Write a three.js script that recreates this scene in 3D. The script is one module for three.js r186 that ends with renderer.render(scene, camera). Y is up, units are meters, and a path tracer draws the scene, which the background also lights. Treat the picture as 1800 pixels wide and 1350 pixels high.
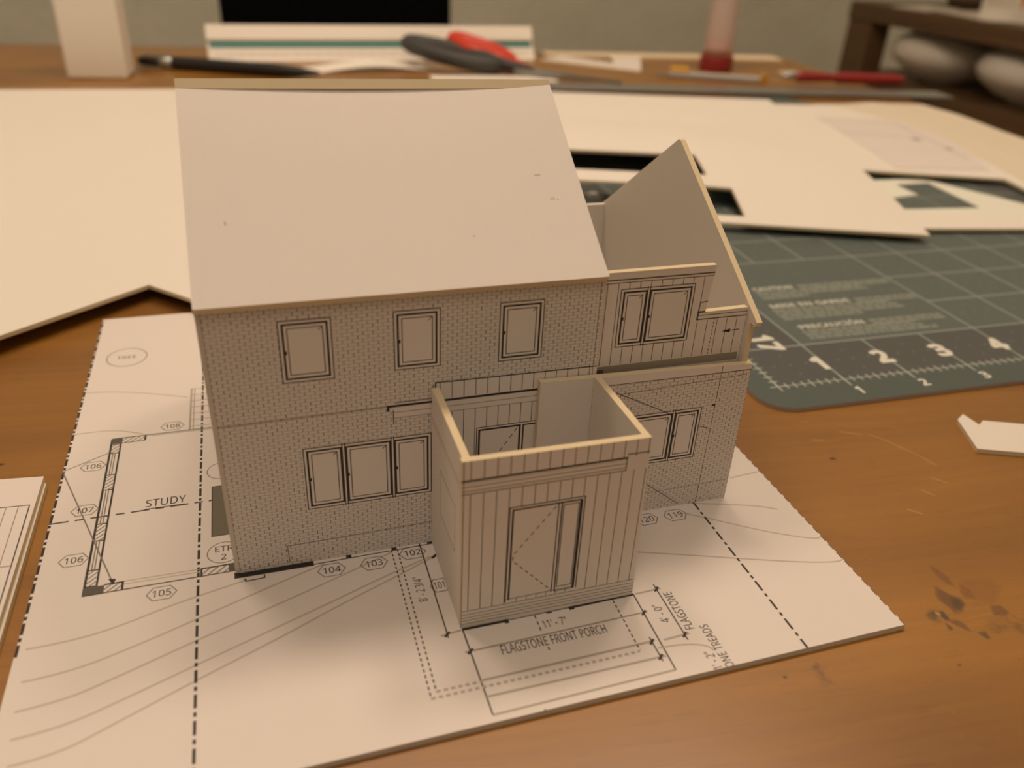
import * as THREE from 'three';
import { RoundedBoxGeometry } from 'three/addons/geometries/RoundedBoxGeometry.js';
import { mergeGeometries, toCreasedNormals } from 'three/addons/utils/BufferGeometryUtils.js';
import { TessellateModifier } from 'three/addons/modifiers/TessellateModifier.js';
import { RectAreaLightUniformsLib } from 'three/addons/lights/RectAreaLightUniformsLib.js';

// ---------------------------------------------------------------- camera, lights, exposure
// All lengths below are centimetres measured from a point on the printed base board
// (x along the front of the card house, z towards the viewer, y up from the board's face).
const CM = 0.01, Y0 = 75.15;                       // the board's face is 75.15 cm above the floor
const W = (x, y, z) => new THREE.Vector3(x * CM, (y + Y0) * CM, z * CM);

const scene = new THREE.Scene();
const camera = new THREE.PerspectiveCamera(50.02, 4 / 3, 0.01, 30);
camera.position.copy(W(-3.2315, 13.1556, 14.8373));
camera.rotation.order = 'YXZ';
camera.rotation.set(-0.5219, -0.3270, 0.0523);
camera.focus = 0.2;
camera.userData.fStop = 12;
scene.add(camera);

const renderer = new THREE.WebGLRenderer({ antialias: true });
renderer.toneMapping = THREE.LinearToneMapping;
renderer.toneMappingExposure = 1.0;
renderer.shadowMap.enabled = true;
RectAreaLightUniformsLib.init();
scene.background = new THREE.Color(0x000000);

const PENDANT = { at: [10, 104, -41], globes: [-34, 0, 34], radius: 11, intensity: 0.64, color: [1, 0.77, 0.57] };
const FILL_LAMP = { at: [-30, 164.4, 70], size: 60, intensity: 3.3, color: [1, 0.82, 0.69] };  // added front fill for the facade, out of view behind the viewer
function lin3(c) { return new THREE.Color().setRGB(...c); }
function areaLight({ at, size, intensity, color }) {
  const l = new THREE.RectAreaLight(new THREE.Color().setRGB(...color), intensity, size * CM, size * CM);
  l.position.copy(W(...at));
  l.lookAt(l.position.x, l.position.y - 1, l.position.z);
  l.castShadow = true;
  scene.add(l);
}
for (const dx of PENDANT.globes) {
  const l = new THREE.PointLight(lin3(PENDANT.color), PENDANT.intensity);
  l.position.copy(W(PENDANT.at[0] + dx, PENDANT.at[1], PENDANT.at[2])); l.castShadow = true; l.shadow.radius = PENDANT.radius / 2;   // 2 cm times this: the globe's size
  scene.add(l);
}
areaLight(FILL_LAMP);

// ---------------------------------------------------------------- helpers
function rng(seed) {
  let a = seed >>> 0;
  return () => { a = (a + 0x6D2B79F5) >>> 0; let t = a; t = Math.imul(t ^ (t >>> 15), t | 1); t ^= t + Math.imul(t ^ (t >>> 7), t | 61); return ((t ^ (t >>> 14)) >>> 0) / 4294967296; };
}
const used = {};
function numbered(n) { used[n] = (used[n] ?? -1) + 1; return used[n] ? n + '_' + String(used[n]).padStart(3, '0') : n; }
function shade(o) { o.castShadow = true; o.receiveShadow = true; return o; }
function thing(name, label, category, [x, y, z] = [0, 0, 0], turn = 0, group) {
  const o = new THREE.Group();
  o.name = numbered(name); o.position.copy(W(x, y, z)); o.rotation.y = turn;
  o.userData = { label, category };
  if (group) o.userData.group = group;
  scene.add(o);
  return o;
}
function part(name, geo, mat, parent, label) {            // geo in centimetres, in the parent's frame
  geo.scale(CM, CM, CM);
  const m = shade(new THREE.Mesh(geo, mat));
  m.name = name;
  if (label) m.userData.label = label;
  parent.add(m);
  return m;
}
function single(name, geo, mat, label, category, at = [0, 0, 0], turn = 0, group) {   // a thing of one mesh
  const m = part(numbered(name), geo, mat, scene);
  m.position.copy(W(...at)); m.rotation.y = turn;
  m.userData = { label, category };
  if (group) m.userData.group = group;
  return m;
}
function structure(name, geo, mat, at = [0, 0, 0], label) {
  const m = part(name, geo, mat, scene);
  m.position.copy(W(...at));
  m.userData = { kind: 'structure', label };
  return m;
}
const box = (w, h, d, x = 0, y = 0, z = 0) => new THREE.BoxGeometry(w, h, d).translate(x, y, z);
const rbox = (w, h, d, r, x = 0, y = 0, z = 0) => new RoundedBoxGeometry(w, h, d, 3, r).translate(x, y, z);
function rod(a, b, r0, r1 = r0, seg = 20) {               // a capped rod between two points
  const A = new THREE.Vector3(...a), B = new THREE.Vector3(...b), d = B.clone().sub(A);
  const g = new THREE.CylinderGeometry(r1, r0, d.length(), seg);
  g.applyQuaternion(new THREE.Quaternion().setFromUnitVectors(new THREE.Vector3(0, 1, 0), d.clone().normalize()));
  return g.translate((A.x + B.x) / 2, (A.y + B.y) / 2, (A.z + B.z) / 2);
}
const lathe = (pts, seg = 48) => new THREE.LatheGeometry(pts.map(([x, y]) => new THREE.Vector2(x, y)), seg);
const std = (o) => new THREE.MeshStandardMaterial(o);
const phys = (o) => new THREE.MeshPhysicalMaterial(o);
const lin = (r, g, b) => new THREE.Color().setRGB(r, g, b);

// A flat piece of card: outline in (a, b), thickness along the third axis. Material groups: back, front, cut edge.
function cardGeo(outline, t, rect, holes = []) {
  const s = new THREE.Shape(outline.map(([x, y]) => new THREE.Vector2(x, y)));
  for (const h of holes) s.holes.push(new THREE.Path(h.map(([x, y]) => new THREE.Vector2(x, y))));
  const g = new THREE.ExtrudeGeometry(s, { depth: t, bevelEnabled: false });
  const lid = g.groups[0].count, all = g.attributes.position.count;
  g.clearGroups();
  g.addGroup(0, lid / 2, 0); g.addGroup(lid / 2, lid / 2, 1); g.addGroup(lid, all - lid, 2);
  const p = g.attributes.position, uv = g.attributes.uv;
  const [x0, y0, w, h] = rect ?? [0, 0, 10, 10];
  for (let i = 0; i < lid; i++) uv.setXY(i, (p.getX(i) - x0) / w, (p.getY(i) - y0) / h);
  return g;
}
const flat = (g) => g.rotateX(-Math.PI / 2);              // (a, b) -> (x, -z), thickness upwards
const sideways = (g) => g.rotateY(Math.PI / 2);           // (a, b) -> (-z, y), thickness towards +x

// ---------------------------------------------------------------- printed drawings (canvas, in centimetres, y up)
function canvasTex(cv) {
  const t = new THREE.CanvasTexture(cv);
  t.colorSpace = THREE.SRGBColorSpace; t.magFilter = THREE.LinearFilter; t.anisotropy = 8;
  return t;
}
const PAPER = '#ded6cf';
function drawing([x0, y0, w, h], ppc, draw, ground = PAPER) {
  const cv = document.createElement('canvas');
  cv.width = Math.min(2048, Math.round(w * ppc)); cv.height = Math.min(2048, Math.round(h * ppc));
  const c = cv.getContext('2d');
  c.fillStyle = ground; c.fillRect(0, 0, cv.width, cv.height);
  const r = rng(cv.width * 7 + cv.height);                // paper fleck
  for (let i = 0; i < 900; i++) { c.fillStyle = r() < 0.5 ? 'rgba(255,255,255,0.05)' : 'rgba(120,105,90,0.02)'; const s = 1 + r() * 5; c.fillRect(r() * cv.width, r() * cv.height, s, s); }
  c.setTransform(cv.width / w, 0, 0, -cv.height / h, -x0 * cv.width / w, (y0 + h) * cv.height / h);
  c.lineCap = 'butt'; c.lineJoin = 'miter';
  draw(new Pen(c));
  return canvasTex(cv);
}
class Pen {
  constructor(c) { this.c = c; }
  line(pts, w = 0.02, ink = '#3a3632', dash = []) {
    const c = this.c; c.strokeStyle = ink; c.lineWidth = w; c.setLineDash(dash); c.beginPath();
    pts.forEach(([x, y], i) => (i ? c.lineTo(x, y) : c.moveTo(x, y))); c.stroke(); c.setLineDash([]);
  }
  smooth(pts, w, ink) {
    const c = this.c; c.strokeStyle = ink; c.lineWidth = w; c.beginPath(); c.moveTo(...pts[0]);
    for (let i = 1; i < pts.length - 1; i++) c.quadraticCurveTo(pts[i][0], pts[i][1], (pts[i][0] + pts[i + 1][0]) / 2, (pts[i][1] + pts[i + 1][1]) / 2);
    c.lineTo(...pts[pts.length - 1]); c.stroke();
  }
  rect(x0, y0, x1, y1, w = 0.02, ink = '#3a3632') { this.line([[x0, y0], [x1, y0], [x1, y1], [x0, y1], [x0, y0], [x1, y0]], w, ink); }
  fill(x0, y0, x1, y1, ink) { this.c.fillStyle = ink; this.c.fillRect(x0, y0, x1 - x0, y1 - y0); }
  poly(pts, ink) { const c = this.c; c.fillStyle = ink; c.beginPath(); pts.forEach(([x, y], i) => (i ? c.lineTo(x, y) : c.moveTo(x, y))); c.closePath(); c.fill(); }
  text(s, x, y, cap, { turn = 0, ink = '#2e2b28', width, align = 'center', weight = '', fat = 0 } = {}) {
    const c = this.c, k = 100;                            // drawn large, then scaled down, so that small type stays even
    c.save(); c.translate(x, y); c.rotate(turn); c.font = weight + ' ' + k + 'px sans-serif'; c.textAlign = align; c.textBaseline = 'alphabetic';
    const f = cap / (0.72 * k), sx = width ? width / c.measureText(s).width : f;
    c.scale(sx, -f); c.fillStyle = ink; c.fillText(s, 0, 0); if (fat) { c.strokeStyle = ink; c.lineWidth = fat; c.lineJoin = 'round'; c.strokeText(s, 0, 0); } c.restore();
  }
  ellipse(x, y, rx, ry, w, ink) { const c = this.c; c.strokeStyle = ink; c.lineWidth = w; c.beginPath(); c.ellipse(x, y, rx, ry, 0, 0, Math.PI * 2); c.stroke(); }
  hatch(x0, y0, x1, y1, step, w, ink) {
    const c = this.c; c.save(); c.beginPath(); c.rect(x0, y0, x1 - x0, y1 - y0); c.clip();
    for (let s = x0 - (y1 - y0); s < x1; s += step) this.line([[s, y0], [s + (y1 - y0), y1]], w, ink);
    c.restore();
  }
  bricks(x0, y0, x1, y1, seed) {
    const c = this.c, r = rng(seed), bh = 0.0785, bw = 0.205;
    c.save(); c.beginPath(); c.rect(x0, y0, x1 - x0, y1 - y0); c.clip();
    this.fill(x0, y0, x1, y1, 'rgba(110,98,92,0.06)');
    for (let i = 0, y = y0; y < y1; y += bh, i++) {
      this.line([[x0, y], [x1, y]], 0.011, 'rgba(52,46,44,0.24)');
      for (let x = x0 - (i % 2) * bw / 2; x < x1; x += bw) this.line([[x, y], [x, y + bh]], 0.014 + r() * 0.008, `rgba(40,34,32,${0.22 + r() * 0.40})`);
    }
    c.restore();
  }
  boards(x0, y0, x1, y1, step = 0.262) { for (let x = x0; x < x1; x += step) this.line([[x, y0], [x, y1]], 0.016, 'rgba(52,46,42,0.85)'); }
  casement(x0, y0, x1, y1, bars = [], side = 0) {
    const m = 0.08, n = 0.165;
    this.fill(x0, y0, x1, y1, PAPER); this.rect(x0, y0, x1, y1, 0.022);
    const xs = [x0, ...bars, x1];
    for (let i = 0; i < xs.length - 1; i++) {
      const a = xs[i] + (i ? 0.055 : m), b = xs[i + 1] - (i < xs.length - 2 ? 0.055 : m);
      this.rect(a, y0 + m, b, y1 - m, 0.042, '#2b2724');
      this.rect(a + n - m, y0 + n, b - n + m, y1 - n, 0.02, '#4a453f');
      this.fill(a + 0.02, (y0 + y1) / 2 - 0.05, a + 0.05, (y0 + y1) / 2 + 0.03, '#2b2724');
      this.line([[b - n + m - 0.08, y1 - n - 0.08], [b - n + m - 0.01, y1 - n - 0.01]], 0.02, '#5a554e');
    }
    for (const b of bars) { this.line([[b - 0.028, y0 - 0.03], [b - 0.028, y1 + 0.03]], 0.022); this.line([[b + 0.028, y0 - 0.03], [b + 0.028, y1 + 0.03]], 0.022); }
  }
}

// ---------------------------------------------------------------- procedural surfaces
function noise2(seed) {                                    // value noise, tiling on 256
  const r = rng(seed), g = new Float32Array(65536); for (let i = 0; i < 65536; i++) g[i] = r();
  return (x, y) => {
    const xi = Math.floor(x), yi = Math.floor(y), fx = x - xi, fy = y - yi, u = fx * fx * (3 - 2 * fx), v = fy * fy * (3 - 2 * fy);
    const q = (a, b) => g[(a & 255) + ((b & 255) << 8)];
    return (q(xi, yi) * (1 - u) + q(xi + 1, yi) * u) * (1 - v) + (q(xi, yi + 1) * (1 - u) + q(xi + 1, yi + 1) * u) * v;
  };
}
function dataTex(w, h, fn, srgb = true) {
  const d = new Uint8Array(w * h * 4);
  for (let y = 0; y < h; y++) for (let x = 0; x < w; x++) { const c = fn(x, y), i = (y * w + x) * 4; d[i] = c[0]; d[i + 1] = c[1]; d[i + 2] = c[2]; d[i + 3] = 255; }
  const t = new THREE.DataTexture(d, w, h);
  t.magFilter = THREE.LinearFilter; t.minFilter = THREE.LinearMipmapLinearFilter; t.generateMipmaps = true;
  if (srgb) t.colorSpace = THREE.SRGBColorSpace;
  t.wrapS = t.wrapT = THREE.MirroredRepeatWrapping; t.needsUpdate = true;
  return t;
}
const clamp = (v) => Math.max(0, Math.min(255, v));

// ---------------------------------------------------------------- the room
const plaster = noise2(11);
const wallTex = dataTex(256, 256, (x, y) => { const n = plaster(x / 3, y / 3) * 8 + plaster(x / 30, y / 30) * 10; return [clamp(226 + n), clamp(226 + n), clamp(211 + n)]; });
wallTex.repeat.set(3, 3);
const wallMat = std({ map: wallTex, roughness: 0.9 });
const ceilMat = std({ color: lin(0.72, 0.70, 0.66), roughness: 0.95 });
const plankNoise = noise2(12);
const floorMats = [0, 1, 2].map((k) => std({ color: lin(0.20 + 0.04 * k, 0.115 + 0.022 * k, 0.06 + 0.012 * k), roughness: 0.5 }));
const RX0 = -200, RX1 = 205, RZ0 = -262, RZ1 = 230, FLOOR = -Y0, CEIL = 168;
const cw = RX1 - RX0, cd = RZ1 - RZ0, hh = CEIL - FLOOR;
{
  const f = structure('floor', box(cw + 20, 4, cd + 20), floorMats[0], [(RX0 + RX1) / 2, FLOOR - 2.9, (RZ0 + RZ1) / 2], 'brown wooden plank floor under the dining table');
  const plank = new THREE.BoxGeometry(0.134, 0.009, 1.2);
  for (let i = 0, n = Math.floor(cw / 13.5); i < n; i++) for (let j = 0; j < 4; j++) {
    const m = shade(new THREE.Mesh(plank, floorMats[(i * 7 + j * 5) % 3])); m.name = 'plank';
    m.position.set((RX0 + 7 + i * 13.5) * CM - f.position.x, 0.0245, (RZ0 + 62 + j * 122 + ((i % 2) ? 0 : 1)) * CM - f.position.z);
    f.add(m);
  }
  structure('ceiling', box(cw + 20, 6, cd + 20), ceilMat, [(RX0 + RX1) / 2, CEIL + 3, (RZ0 + RZ1) / 2], 'plain off-white ceiling');
  structure('wall_back', box(cw + 20, hh, 8), wallMat, [(RX0 + RX1) / 2, (FLOOR + CEIL) / 2, RZ0 - 4], 'plain grey-beige painted wall beyond the table');
  structure('wall_front', box(cw + 20, hh, 8), wallMat, [(RX0 + RX1) / 2, (FLOOR + CEIL) / 2, RZ1 + 4], 'grey-beige painted wall behind the viewer');
  structure('wall_left', box(8, hh, cd), wallMat, [RX0 - 4, (FLOOR + CEIL) / 2, (RZ0 + RZ1) / 2], 'grey-beige painted wall on the left');
  structure('wall_right', box(8, hh, cd), wallMat, [RX1 + 4, (FLOOR + CEIL) / 2, (RZ0 + RZ1) / 2], 'grey-beige painted wall behind the sideboard');
  const trim = std({ color: lin(0.62, 0.6, 0.55), roughness: 0.5 });
  structure('baseboard_back', rbox(cw - 0.4, 10, 1.4, 0.3), trim, [(RX0 + RX1) / 2, FLOOR + 5, RZ0 + 0.75], 'painted skirting board along the back wall');
  structure('baseboard_right', rbox(1.4, 10, cd - 4, 0.3), trim, [RX1 - 0.75, FLOOR + 5, (RZ0 + RZ1) / 2], 'painted skirting board behind the sideboard');
}

// ---------------------------------------------------------------- the dining table
const TURN = -Math.atan2(0.101, 0.995);                    // the table stands a few degrees off the board
const woodN = noise2(21), woodF = noise2(22), woodB = noise2(23);
const TILE = 62, TPX = 2048;
const woodTex = dataTex(TPX, TPX, (x, y) => {
  const u = x / TPX * TILE, v = y / TPX * TILE;            // cm along the grain, across it
  const wob = (woodN(u * 0.10, v * 0.18) - 0.5) * 3.2;
  const ring = Math.sin((v + wob) * 1.05 + woodB(u * 0.05, v * 0.7) * 3) * 0.5 + 0.5;
  const streak = woodF(u * 0.35 + 40, (v + wob * 0.3) * 7), fine = woodF(u * 2.2, v * 34), patch = woodN(u * 0.22 + 90, v * 0.33 + 17);
  const pore = woodB(u * 1.3 + 33, v * 26 + 9) > 0.86 ? 1 : 0;
  const t = 0.26 * ring + 0.20 * streak + 0.09 * fine + 0.45 * patch;
  return [clamp(116 + 46 * t - 6 * pore), clamp(74 + 37 * t - 6 * pore), clamp(14 + 18 * t - 4 * pore)];
});
// table-top coordinates: origin at the far right corner, a to the left along the far edge, b towards the viewer
const TC = [57.7, -72.6], TL = 132, TD = 118;
const toTable = (x, z) => { const dx = x - TC[0], dz = z - TC[1]; return [-(dx * 0.995 + dz * 0.101), -dx * 0.101 + dz * 0.995]; };
{ // wear that the photograph shows: dark rings and smears, pale scratches, specks
  const cv = document.createElement('canvas'); cv.width = cv.height = TPX;
  const c = cv.getContext('2d'), k = TPX / TILE, src = woodTex.image.data;
  const id = c.createImageData(TPX, TPX); id.data.set(src); c.putImageData(id, 0, 0);
  const OA = 18, OB = 40;                                  // the tile's corner in table-top coordinates
  const at = (x, z) => { const [a, b] = toTable(x, z); return [(a - OA) * k, (b - OB) * k]; };
  const r = rng(5);
  const smear = (x, z, rx, rz, ink, n) => { for (let i = 0; i < n; i++) { const q = r() * 6.28, d = Math.sqrt(r()); const [px, py] = at(x + Math.cos(q) * d * rx, z + Math.sin(q) * d * rz); c.fillStyle = ink; c.beginPath(); c.ellipse(px, py, (0.03 + r() * 0.16) * k, (0.03 + r() * 0.08) * k, r() * 3, 0, 6.3); c.fill(); } };
  const blot = (pts, ink) => { for (const grow of [1.12, 1, 0.86]) { const mx = pts.reduce((q, p) => q + p[0], 0) / pts.length, mz = pts.reduce((q, p) => q + p[1], 0) / pts.length; c.fillStyle = ink; c.beginPath(); pts.forEach(([x, z], i) => { const j = 1 + (r() - 0.5) * 0.12, q = at(mx + (x - mx) * grow * j, mz + (z - mz) * grow * j); i ? c.lineTo(...q) : c.moveTo(...q); }); c.closePath(); c.fill(); } };
  blot([[11.12, 4.23], [11.18, 4.37], [11.27, 4.55], [11.42, 4.69], [11.38, 4.87], [11.15, 5.03], [10.94, 5.03], [10.94, 4.83], [10.89, 4.65], [10.93, 4.46]], 'rgba(58,34,18,0.20)');
  blot([[11.18, 4.62], [11.37, 4.7], [11.34, 4.89], [11.13, 5.0], [11.05, 4.89]], 'rgba(40,32,14,0.14)'); blot([[10.65, 4.9], [10.71, 4.94], [10.68, 5.17], [10.58, 5.19], [10.54, 5.07]], 'rgba(40,38,42,0.28)');
  blot([[10.61, 5.2], [10.81, 5.21], [10.9, 5.35], [10.89, 5.6], [10.81, 5.55], [10.68, 5.36]], 'rgba(64,34,20,0.16)'); blot([[10.51, 5.2], [10.54, 5.44], [10.42, 5.45]], 'rgba(52,34,14,0.22)');
  blot([[11.92, 5.06], [12.17, 5.1], [12.18, 5.35], [12.03, 5.43], [11.88, 5.35], [11.76, 5.34]], 'rgba(62,36,14,0.15)'); blot([[11.49, 3.58], [11.59, 3.71], [11.67, 4.03], [11.56, 4.37], [11.44, 4.18], [11.42, 3.91]], 'rgba(86,42,16,0.13)');
  blot([[11.77, 4.27], [11.86, 4.5], [11.76, 4.8], [11.53, 4.72], [11.57, 4.52]], 'rgba(86,42,16,0.14)'); blot([[10.99, 5.65], [11.19, 5.68], [11.15, 5.89], [11.05, 5.87]], 'rgba(44,34,16,0.2)');
  blot([[10.23, 4.91], [10.56, 4.83], [10.59, 4.94], [10.37, 5.09], [10.22, 5.05]], 'rgba(58,38,24,0.13)'); blot([[11.88, 4.16], [12.65, 4.39], [12.62, 4.69], [12.08, 5.01], [11.72, 4.81]], 'rgba(86,44,20,0.07)');
  smear(11.9, 5.65, 0.55, 0.3, 'rgba(58,36,16,0.10)', 26); smear(10.4, 5.0, 0.25, 0.15, 'rgba(52,36,22,0.14)', 10); smear(6.9, 5.75, 0.10, 0.25, 'rgba(70,42,18,0.16)', 8);
  const specks = [[6.11, 5.61, 0.05], [16.1, 2.6, 0.06], [12.0, -0.9, 0.09], [-10.3, -6.0, 0.09], [-10.6, -3.2, 0.08], [9.9, 6.3, 0.04]];
  for (const [x, z, s] of specks) { const [px, py] = at(x, z); c.fillStyle = 'rgba(38,24,14,0.75)'; c.beginPath(); c.ellipse(px, py, s * k, s * 0.6 * k, 0, 0, 6.3); c.fill(); }
  const scratch = (pts, w, al) => { c.strokeStyle = `rgba(222,186,140,${al})`; c.lineWidth = w * k; c.beginPath(); pts.forEach((p, i) => { const q = at(...p); i ? c.lineTo(...q) : c.moveTo(...q); }); c.stroke(); };
  scratch([[13.9, -1.8], [14.24, -1.3], [14.65, -0.4], [14.8, 0.1]], 0.035, 0.4); scratch([[13.1, -2.1], [13.7, -1.8]], 0.05, 0.35); scratch([[13.5, -2.3], [15.2, -1.9]], 0.025, 0.25); scratch([[12.0, -1.9], [12.3, -1.8]], 0.08, 0.25);
  scratch([[14.2, 0.6], [14.5, 0.9]], 0.05, 0.35); scratch([[13.5, 1.0], [13.7, 1.3]], 0.06, 0.3); scratch([[12.5, 1.6], [12.8, 1.9]], 0.06, 0.3); scratch([[10.5, 4.9], [10.55, 5.0]], 0.06, 0.6); scratch([[12.3, -2.9], [12.5, -2.8]], 0.05, 0.3);
  for (let i = 0; i < 40; i++) { const x = 8 + r() * 11, z = -2 + r() * 10; scratch([[x, z], [x + r() * 0.06, z + r() * 0.04]], 0.02 + r() * 0.03, 0.25); }
  woodTex.image.data.set(c.getImageData(0, 0, TPX, TPX).data);
  woodTex.needsUpdate = true;
}
const woodMat = phys({ map: woodTex, roughness: 0.5, clearcoat: 0.65, clearcoatRoughness: 0.3 });
const woodPlain = std({ color: lin(0.22, 0.115, 0.035), roughness: 0.45 });
{
  const t = thing('dining_table', 'large honey-brown wooden table with worn varnish carrying the card house', 'table', [TC[0], -Y0, TC[1]], TURN);
  const g = new RoundedBoxGeometry(TL, 3, TD, 4, 0.6).translate(-TL / 2, Y0 - 0.15 - 1.5, TD / 2);
  const p = g.attributes.position, uv = g.attributes.uv;
  for (let i = 0; i < p.count; i++) uv.setXY(i, (-p.getX(i) - 18) / TILE, (p.getZ(i) - 40) / TILE);
  part('tabletop', g, woodMat, t);
  for (const [n, w, d, x, z] of [['apron', TL - 24, 2.2, -TL / 2, 9], ['apron', TL - 24, 2.2, -TL / 2, TD - 9], ['apron', 2.2, TD - 20, -9, TD / 2], ['apron', 2.2, TD - 20, -TL + 9, TD / 2]]) part(n, box(w, 9, d, x, Y0 - 7.7, z), woodPlain, t);
  for (const x of [-9, -TL + 9]) for (const z of [9, TD - 9]) part('leg', new THREE.CylinderGeometry(3.6, 2.6, Y0 - 3.2, 4, 1).rotateY(Math.PI / 4).translate(x, (Y0 - 3.2) / 2, z), woodPlain, t);
}

// ---------------------------------------------------------------- base board with the printed site plan
const cardWhite = std({ color: new THREE.Color('#ded7cd'), roughness: 0.75 });
const cardEdge = std({ color: new THREE.Color('#d9c9a6'), roughness: 0.9 });
const cardEdgeGrey = std({ color: new THREE.Color('#c9c0b2'), roughness: 0.9 });
const printed = (tex) => phys({ map: tex, roughness: 0.6, specularIntensity: 0.7 });
{
  const R = [-8.66, -5.24, 18.08, 19.6];                    // x, -z, width, depth
  const ink = '#2e2b28', pale = '#a39a8e', mid = '#79726a';
  const tex = drawing(R, 104, (p) => {
    const L = (pts, w, i, d) => p.line(pts.map(([x, z]) => [x, -z]), w, i, d);
    const contours = [
      [[-8.48, 1.13], [-7.64, 1.13], [-6.71, 0.92], [-5.92, 0.63], [-5.27, 0.45], [-4.25, 0.2]],
      [[-8.41, 1.98], [-7.62, 1.96], [-6.48, 1.6], [-5.23, 1.12], [-3.86, 0.58], [-2.54, 0.1]],
      [[-8.4, 2.68], [-7.63, 2.64], [-6.76, 2.33], [-5.25, 1.73], [-3.49, 1.07], [-2.44, 0.68], [-0.96, 0.08]],
      [[-8.36, 3.3], [-7.58, 3.27], [-6.39, 2.83], [-5.24, 2.38], [-3.53, 1.73], [-2.3, 1.26], [-1.18, 0.81], [-0.14, 0.46]],
      [[-8.31, 3.86], [-7.59, 3.84], [-6.66, 3.42], [-5.2, 2.75], [-3.55, 2.05], [-2.32, 1.46], [-0.98, 0.9], [-0.11, 0.5]],
      [[-8.61, -9.15], [-7.69, -9.08], [-5.69, -8.24]], [[-8.66, -6.81], [-7.72, -6.91], [-6.8, -6.43]],
      [[8.42, -0.6], [9.42, -0.68]], [[6.5, 0.05], [8.31, 0.57], [8.94, 0.92]], [[6.43, 0.46], [6.84, 0.7], [7.98, 1.54], [9.15, 2.19], [9.42, 2.15]],
      [[4.3, 1.4], [5.69, 1.88], [6.96, 2.35], [8.33, 2.83], [9.19, 3.05], [9.42, 3.0]]];
    for (const k of contours) p.smooth(k.map(([x, z]) => [x, -z]), 0.045, '#bbb0a3');
    // section lines
    const dd = [0.32, 0.09, 0.10, 0.09];
    L([[-5.264, 5.24], [-5.264, -12]], 0.055, ink, dd); L([[6.911, 5.24], [6.911, -12]], 0.05, ink, dd);
    L([[-8.635, 1.3], [-8.635, -14.3]], 0.06, ink, dd); L([[9.41, 5.2], [9.41, -14.3]], 0.03, '#6d5b45', [0.22, 0.10]);
    L([[-8.66, -2.87], [-4.4, -2.92]], 0.05, '#4a453f', [0.42, 0.14, 0.2, 0.14]);
    p.ellipse(-7.63, 11.27, 0.6, 0.62, 0.035, '#8d857a'); p.text('TREE', -7.63, 11.17, 0.2, { ink: '#6e675e' });
    // stair beside the study
    L([[-5.59, -8.74], [-5.59, -6.38]], 0.05, pale); L([[-5.5, -8.74], [-5.5, -6.38]], 0.03, pale);
    for (let z = -8.7; z < -6.4; z += 0.36) L([[-5.59, z], [-4.6, z]], 0.03, pale);
    // study walls
    const wx0 = -7.6, wx1 = -7.36;
    L([[wx0, -6.35], [wx0, -0.14]], 0.05, ink); L([[wx1, -6.1], [wx1, -0.4]], 0.04, ink);
    L([[wx0, -6.36], [-5, -6.36]], 0.04, '#5d564e'); L([[wx1, -6.1], [-6.75, -6.1]], 0.03, '#5d564e'); L([[-6.75, -6.36], [-6.75, -6.1]], 0.05, ink); L([[-6.6, -6.3], [-4.4, -6.28]], 0.03, pale);
    p.hatch(-7.36, 6.1, -6.75, 6.34, 0.16, 0.03, mid);
    const zs = [-6.07, -5.63, -4.62, -3.97, -2.6, -1.97, -0.95, -0.42];
    for (const z of zs) L([[wx0, z], [wx1, z]], 0.035, ink);
    for (const [a, b] of [[-6.07, -5.63], [-4.62, -3.97], [-2.6, -1.97], [-0.95, -0.42]]) p.hatch(wx0, -b, wx1, -a, 0.15, 0.028, mid);
    for (const [a, b] of [[-5.63, -4.62], [-3.97, -2.6], [-1.97, -0.95]]) { L([[-7.52, a], [-7.52, b]], 0.025, mid); L([[-7.46, a], [-7.46, b]], 0.025, mid); }
    p.fill(wx0, 6.1, -7.33, 6.37, '#5a554e'); p.fill(wx0 - 0.01, 0.13, -7.2, 0.40, '#5a554e');
    L([[-7.6, -0.15], [-4.46, -0.17]], 0.035, '#4a453f'); L([[-6.83, -0.42], [-5.2, -0.41]], 0.03, '#b3a999'); L([[-6.83, -0.33], [-5.2, -0.32]], 0.035, '#c0b5a4');
    L([[-7.2, -0.41], [-6.83, -0.41], [-6.83, -0.14]], 0.045, ink); p.hatch(-7.2, 0.16, -6.85, 0.40, 0.15, 0.03, mid);
    L([[-4.5, -0.42], [-5.2, -0.41], [-5.2, -0.16]], 0.04, ink); p.hatch(-5.18, 0.17, -4.62, 0.40, 0.17, 0.03, mid); p.fill(-4.62, 0.16, -4.3, 0.41, '#5a554e');
    p.text('STUDY', -6.08, 3.0, 0.30, { weight: '', ink: '#3a3632', width: 0.95 }); L([[-6.55, -2.93], [-5.62, -2.93]], 0.03, '#3a3632');
    p.fill(-4.98, 1.49, -3.6, 3.48, '#6f6a5c'); p.rect(-4.98, 1.49, -3.6, 3.48, 0.03, '#4f4a42');
    L([[-8.65, -5.06], [-7.64, -5.66]], 0.03, mid); L([[-8.63, -4.95], [-7.05, -0.46]], 0.03, mid); p.poly([[-7.03, 0.36], [-7.14, 0.58], [-6.98, 0.54]], ink);
    // hexagon tags
    const tag = (s, x, z, w = 0.62) => {
      const h = 0.2; L([[x - w / 2, z], [x - w * 0.28, z - h], [x + w * 0.28, z - h], [x + w / 2, z], [x + w * 0.28, z + h], [x - w * 0.28, z + h], [x - w / 2, z]], 0.025, '#857d73');
      p.text(s, x, -z - 0.1, 0.2, { width: w * 0.68 });
    };
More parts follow.
